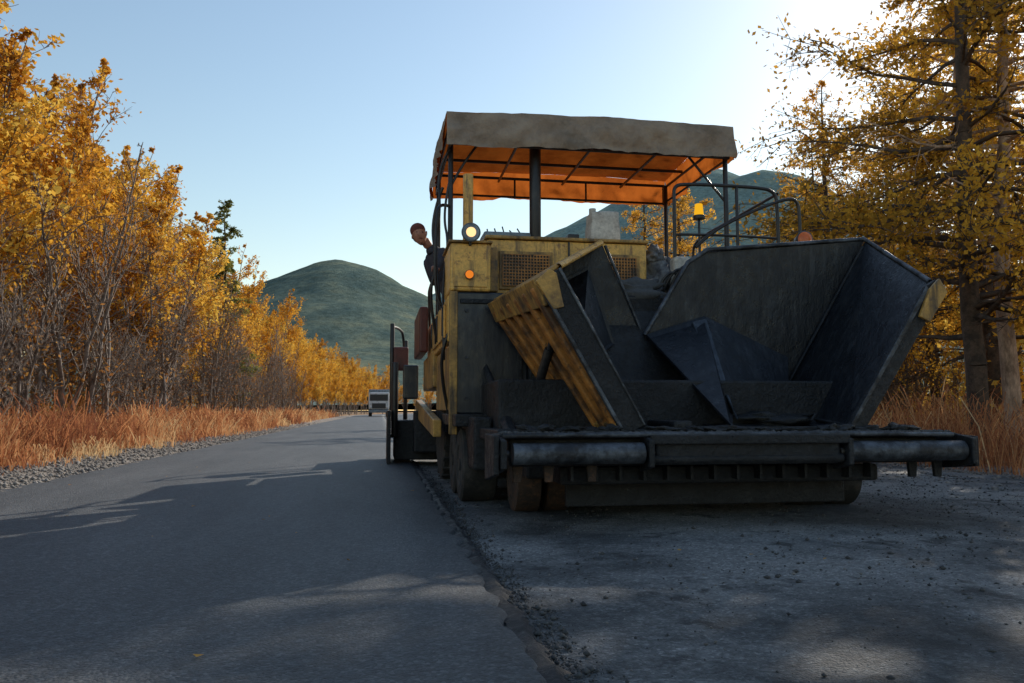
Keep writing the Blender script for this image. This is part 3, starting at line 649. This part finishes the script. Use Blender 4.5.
plate('tow_arm_left',[(.50,7.6,.50),(.50,7.6,.66),(.50,11.3,.90),(.50,11.3,.66)],.08,YD,.01,(1,0,0))
plate('tow_arm_right',[(4.0,7.6,.50),(4.0,7.6,.66),(4.0,11.3,.90),(4.0,11.3,.66)],.08,YD,.01,(1,0,0))
box('screed_body',.20,4.3,11.0,11.9,.08,.62,T_,.02); box('screed_walkway',.15,4.35,11.9,12.3,.35,.40,BK,.01)
box('screed_end_plate',.10,.15,10.7,12.0,.045,.75,T_,.01)
box('screed_control_box',.18,.38,11.0,11.25,1.3,1.62,M['redbox'],.02)
box('screed_box_grey',.30,.50,10.6,10.8,.9,1.35,PN,.02)
box('auger_tunnel',.45,4.1,10.6,10.98,.2,.75,T_,.02)
cyl('screed_post',(.16,11.1,.6),(.16,11.1,1.95),.03,BK); cyl('screed_post_2',(.36,11.5,.6),(.36,11.5,1.75),.03,BK)
cyl('height_spindle',(.20,10.9,.4),(.20,10.9,1.4),.045,BK); box('side_fuel_tank',.44,.54,9.2,10.6,1.42,1.95,M['redbox'],.02)
pipe('screed_rail',[(.16,11.1,1.9),(.25,11.6,1.95),(.36,11.9,1.85),(.40,12.2,.6)],.02,BK)
cyl('exhaust_pipe',(1.52,7.75,2.3),(1.52,7.75,3.42),.058,BK); cyl('exhaust_collar',(1.52,7.75,2.32),(1.52,7.75,2.40),.085,BK)
cyl('yellow_stack',(.78,7.2,2.2),(.78,7.2,2.93),.047,Y_)
for nm,x,yy in (('fl',.66,7.7),('fr',3.52,7.65),('rl',.66,9.35),('rr',3.50,9.35)):
    cyl('canopy_post_'+nm,(x,yy,1.2),(x,yy,3.56),.026,BK,12)
pipe('hose_left_1',[(.64,7.6,3.3),(.52,7.7,3.1),(.56,7.6,2.7),(.50,7.7,2.3),(.56,7.5,1.7)],.013,BK)
pipe('hose_left_2',[(.60,7.9,3.0),(.48,8.0,2.7),(.55,7.9,2.2),(.46,7.9,1.9),(.55,8,1.5)],.016,BK)
pipe('hose_left_3',[(.62,7.4,2.9),(.56,7.4,2.6),(.62,7.35,2.3),(.54,7.2,1.9),(.56,7.1,1.2)],.012,BK)
pipe('hose_left_4',[(.62,6.95,1.5),(.52,6.95,1.3),(.55,7.1,.95),(.62,7.2,.7)],.016,BK)
pipe('grab_rail_left',[(.56,7.5,1.75),(.50,7.5,1.8),(.50,7.5,2.6),(.55,7.55,2.75),(.66,7.7,2.75)],.016,BK)
pipe('side_guard_rail',[(.60,8.1,1.4),(.56,8.1,2.1),(.56,8.3,2.18),(.56,9.5,2.18),(.58,9.7,2.1),(.6,9.7,1.3)],.017,BK)
pipe('guard_rail_1',[(2.80,7.25,1.8),(2.80,7.25,2.8),(2.80,7.25,2.93),(2.92,7.25,2.96),(3.65,7.25,2.96),(3.86,7.25,2.93),(3.88,7.25,2.75),(3.88,7.25,2.1)],.018,BK)
pipe('guard_rail_2',[(2.95,7.1,2.3),(3.1,7.1,2.45),(3.5,7.1,2.66),(3.9,7.1,2.82),(4.02,7.1,2.8),(4.03,7.1,2.6),(4.03,7.1,2.1)],.016,BK)
pipe('guard_rail_3',[(2.80,7.25,2.45),(3.2,7.25,2.47),(3.88,7.25,2.45)],.013,BK)
pipe('guard_rail_4',[(3.88,7.25,2.9),(3.9,8.2,2.9),(3.9,9.4,2.9),(3.9,9.5,2.7),(3.9,9.5,1.7)],.016,BK)
cyl('rail_post',(3.45,7.25,1.8),(3.45,7.25,2.95),.016,BK)
def lamp(name,c,r,lens,hm=BK):
    cyl(name+'_housing',(c[0],c[1]+.11,c[2]),(c[0],c[1],c[2]),r*.7,hm,24,r1=r*1.12)
    cyl(name+'_bezel',(c[0],c[1],c[2]),(c[0],c[1]-.015,c[2]),r*1.18,WN,24)
    cyl(name+'_reflector',(c[0],c[1]-.012,c[2]),(c[0],c[1]-.018,c[2]),r*1.02,M['bluegrey'] if lens is M['lamp'] else lens,24,bev=0)
    sphere(name+'_lens',(c[0],c[1]-.016,c[2]),r*(.62 if lens is M['lamp'] else .95),lens,(1,.3,1))
    cyl(name+'_bracket',(c[0],c[1]+.05,c[2]-r*1.5),(c[0],c[1]+.05,c[2]),.014,BK,8)
lamp('headlamp_left',(.745,6.64,2.26),.07,M['lamp']); lamp('headlamp_right',(3.87,6.75,2.33),.07,M['orange_lens'])
lamp('indicator_left',(.735,6.66,1.90),.034,M['amber_lit'])
cyl('beacon_stalk',(3.2,7.6,1.8),(3.2,7.6,2.72),.014,BK,10); cyl('beacon_base',(3.2,7.6,2.70),(3.2,7.6,2.74),.06,BK); cyl('beacon_lens',(3.2,7.6,2.74),(3.2,7.6,2.86),.05,M['beacon'],20,r1=.038)
box('operator_seat',1.0,1.45,9.0,9.4,1.76,1.9,BK,.04); box('operator_seat_back',1.0,1.45,9.4,9.5,1.9,2.4,BK,.04)
pipe('steering_column',[(1.2,8.35,1.8),(1.2,8.5,2.3)],.03,BK)
# canopy
cx0,cx1,cy0,cy1,zt=.60,3.55,7.5,9.5,3.64
def top_z(u,v):
    s=math.sin(math.pi*u)*.03+math.sin(math.pi*v)*.07
    s-=.018*abs(math.sin(4*math.pi*u))*math.sin(math.pi*min(1,v*.9+.1))
    return zt+.02*u+s+.014*noise.noise(Vector((u*6,v*5,2)))+.006*noise.noise(Vector((u*25,v*9,5)))
def sheet(name,fn,nu,nv,mat,flip=False):
    V=[fn(i/nu,j/nv) for j in range(nv+1) for i in range(nu+1)]
    F=[(j*(nu+1)+i,j*(nu+1)+i+1,(j+1)*(nu+1)+i+1,(j+1)*(nu+1)+i) for j in range(nv) for i in range(nu)]
    if flip: F=[f[::-1] for f in F]
    me=bpy.data.meshes.new(name); me.from_pydata(V,[],F); 
    return fin(name,me,mat,0,True)
sheet('canopy_top',lambda u,v:(cx0+(cx1-cx0)*u,cy0+(cy1-cy0)*v,top_z(u,v)),60,36,M['canopy'])
def val(x0,y0,x1,y1,drop,sag,outn,ph):
    def fn(u,v):
        x=x0+(x1-x0)*u;y=y0+(y1-y0)*u
        wob=.018*math.sin(u*31+ph)*v+.05*noise.noise(Vector((u*7+ph,v*1.8,0)))*(.3+v)+.03*noise.noise(Vector((u*26+ph,v*3+u*6,4)))*(.2+v)
        uu=(x-cx0)/(cx1-cx0); vv=(y-cy0)/(cy1-cy0)
        b=drop+sag*(.5+.5*math.cos(u*4*math.pi))*-.5+.03*noise.noise(Vector((u*8,ph,1)))+.012*noise.noise(Vector((u*30,ph,1)))
        bulge=.035*math.sin(v*math.pi*.6)
        return (x+outn[0]*(wob+bulge),y+outn[1]*(wob+bulge),top_z(uu,vv)-b*v)
    return fn
sheet('canopy_valance_front',val(cx0,cy0,cx1,cy0,.35,.02,(0,-1),1),120,12,M['canopy_front'],True)
sheet('canopy_valance_rear',val(cx1,cy1,cx0,cy1,.33,.03,(0,1),2),80,8,M['canopy_side'],True)
sheet('canopy_valance_left',val(cx0,cy1,cx0,cy0,.38,.03,(-1,0),3),60,8,M['canopy_front'],True)
sheet('canopy_valance_right',val(cx1,cy0,cx1,cy1,.35,.03,(1,0),4),60,8,M['canopy_side'],True)
for j,yy in enumerate((7.55,8.17,8.83,9.45)): cyl('canopy_crossbar_%d'%j,(cx0+.03,yy,3.585),(cx1-.03,yy,3.585),.018,BK,10)
for j,x in enumerate((.64,1.4,2.2,2.95,3.51)): cyl('canopy_rib_%d'%j,(x,7.53,3.55),(x,9.47,3.55),.016,BK,10)
pipe('canopy_lower_frame',[(.64,7.54,3.34),(3.51,7.54,3.34),(3.51,9.46,3.36),(.64,9.46,3.36),(.64,7.54,3.34)],.014,BK,False)
for j,(x,yy) in enumerate(((.64,7.54),(3.51,7.54),(3.51,9.46),(.64,9.46),(1.6,9.46),(2.5,9.46))): cyl('frame_stub_%d'%j,(x,yy,3.34),(x,yy,3.58),.013,BK,8)
pipe('canopy_brace_r',[(3.52,7.65,2.9),(3.3,7.7,3.2),(3.0,7.7,3.55)],.013,BK); pipe('canopy_brace_l',[(.66,7.7,2.95),(.8,7.7,3.25),(1.05,7.7,3.55)],.013,BK)

# ================================================================ WORKER
CUR[0]=None
Wk=empty('worker',(.75,8.6,1.17)); CUR[0]=Wk
def skin(name,verts,edges,rad,mat,sub=2,root=0):
    me=bpy.data.meshes.new(name); me.from_pydata(verts,edges,[]); me.materials.append(mat)
    o=bpy.data.objects.new(name,me); COL.objects.link(o); o.parent=Wk; o.matrix_parent_inverse=Matrix.Translation(Wk.location).inverted()
    o.modifiers.new('s','SKIN')
    for i,r in enumerate(rad):
        sv=me.skin_vertices[0].data[i]; sv.radius=(r,r) if not isinstance(r,tuple) else r; sv.use_root=(i==root)
    m=o.modifiers.new('d','SUBSURF'); m.levels=sub; m.render_levels=sub
    for s in o.modifiers: 
        if s.type=='SKIN': s.use_smooth_shade=True
    return o
V=[(.80,8.65,1.98),(.74,8.62,2.16),(.64,8.58,2.34),(.56,8.56,2.46),(.49,8.53,2.53),
   (.66,8.42,2.42),(.56,8.30,2.22),(.53,8.12,2.16),
   (.50,8.72,2.40),(.58,8.90,2.20),(.60,9.02,2.20),
   (.78,8.55,1.92),(.76,8.50,1.58),(.80,8.55,1.24),
   (.84,8.76,1.92),(.88,8.78,1.58),(.90,8.85,1.24)]
E=[(0,1),(1,2),(2,3),(3,4),(2,5),(5,6),(6,7),(2,8),(8,9),(9,10),(0,11),(11,12),(12,13),(0,14),(14,15),(15,16)]
Rr=[.14,.145,.15,.085,.06,.07,.052,.04,.07,.052,.04,.095,.07,.055,.095,.07,.055]
skin('body_in_workwear',V,E,Rr,M['jacket'])
skin('neck',[(.51,8.54,2.50),(.44,8.50,2.60)],[(0,1)],[.055,.052],M['skin'])
hc=Vector((.395,8.47,2.63))
def fh(bm):
    bmesh.ops.create_uvsphere(bm,u_segments=28,v_segments=20,radius=1)
    for v in bm.verts:
        x,y_,z=v.co
        fw=-y_
        sx=.076*(1-.18*max(0,-z)); 
        yy=y_*.095; zz=z*.118
        if fw>.6 and abs(x)<.18 and -.25<z<.15: yy-=.022*(1-abs(x)/.18)*(1-abs(z+.1)/.25 if abs(z+.1)<.25 else 0)
        if fw>.6 and .02<z<.28 and .2<abs(x)<.5: yy+=.008
        if fw>.5 and -.55<z<-.42 and abs(x)<.3: yy+=.004
        if fw>.4 and z<-.7: yy-=.006
        v.co=Vector((x*sx,yy,zz))
    bmesh.ops.transform(bm,matrix=Matrix.Translation(hc)@Matrix.Rotation(math.radians(-18),4,'Y')@Matrix.Rotation(math.radians(-8),4,'Z'),verts=bm.verts)
fin('head',bmf(fh),M['skin'],0,True)
for s in (-1,1):
    sphere('ear_%s'%('l' if s<0 else 'r'),hc+Vector((s*.076,.012,s*.02)),.022,M['skin'],(.4,.8,1.3),12)
    sphere('eye_%s'%('l' if s<0 else 'r'),hc+Vector((s*.028,-.084,.012)),.010,M['hair'],(1,.5,.7),10)
sphere('mouth',hc+Vector((.01,-.088,-.055)),.018,M['cap'],(1.2,.3,.3),10)
sphere('knit_cap',hc+Vector((-.018,.012,.048)),.09,M['cap'],(.93,1.12,.9),20)
sphere('hair_back',hc+Vector((-.0,.035,-.005)),.08,M['hair'],(.98,.9,1.0),16)
def hand(name,c,d):
    c=Vector(c); skin(name+'_palm',[c-Vector((0,.0,-.02)),c+Vector((0,-.06,-.01))],[(0,1)],[(.028,.02),(.036,.02)],M['skin'])
    for i in range(4):
        b=c+Vector((-.027+.018*i,-.08,0)); l=(.8,1,.95,.75)[i]
        skin(name+'_finger_%d'%i,[b,b+Vector((0,-.03*l,-.006)),b+Vector((0,-.042*l,-.03)),b+Vector((0,-.026*l,-.05))],[(0,1),(1,2),(2,3)],[.009,.0085,.008,.007],M['skin'],1)
    t=c+Vector((d*.03,-.03,0)); skin(name+'_thumb',[t,t+Vector((d*.02,-.02,-.01)),t+Vector((d*.014,-.04,-.03))],[(0,1),(1,2)],[.011,.010,.008],M['skin'],1)
hand('hand_right',(.53,8.10,2.20),1); hand('hand_left',(.60,9.08,2.22),1)
for nm,x,yy in (('a',.80,8.50),('b',.90,8.80)):
    skin('boot_'+nm,[(x,yy+.05,1.25),(x,yy+.05,1.215),(x,yy-.09,1.20),(x,yy-.16,1.195)],[(0,1),(1,2),(2,3)],[.055,.05,.045,.035],M['boots'])

# ================================================================ distant truck
CUR[0]=None
Tk=empty('truck',(-.1,99,0)); CUR[0]=Tk
tx,ty=-.1,96
box('cab',tx-1.2,tx+1.2,ty,ty+1.9,.9,2.9,M['white'],.12); box('windscreen',tx-1.05,tx+1.05,ty-.03,ty-.001,1.9,2.65,BK,.02)
box('radiator_grille',tx-.8,tx+.8,ty-.04,ty-.001,1.0,1.6,BK,.02); box('bumper',tx-1.22,tx+1.22,ty-.2,ty-.05,.5,.85,M['bluegrey'],.05)
box('tipper_body',tx-1.25,tx+1.25,ty+2.1,ty+7,1.2,3.3,M['bluegrey'],.05); box('truck_chassis',tx-.5,tx+.5,ty+.2,ty+7,.6,.95,BK,.02)
for i,(x0,yy) in enumerate(((tx-1.2,ty+.9),(tx+.85,ty+.9),(tx-1.2,ty+5),(tx+.85,ty+5),(tx-1.2,ty+6.3),(tx+.85,ty+6.3))): wheel('wheel_%d'%i,x0,x0+.35,yy,.52,.28,M['rubber'])
for s in (-1,1): sphere('headlight_%d'%s,(tx+s*.95,ty-.06,1.15),.12,M['white'],(1,.3,1)); box('mirror_%d'%s,tx+s*1.35-.08,tx+s*1.35+.08,ty+.1,ty+.15,1.9,2.4,BK,.02)
CUR[0]=None
print('objects',len(bpy.data.objects))
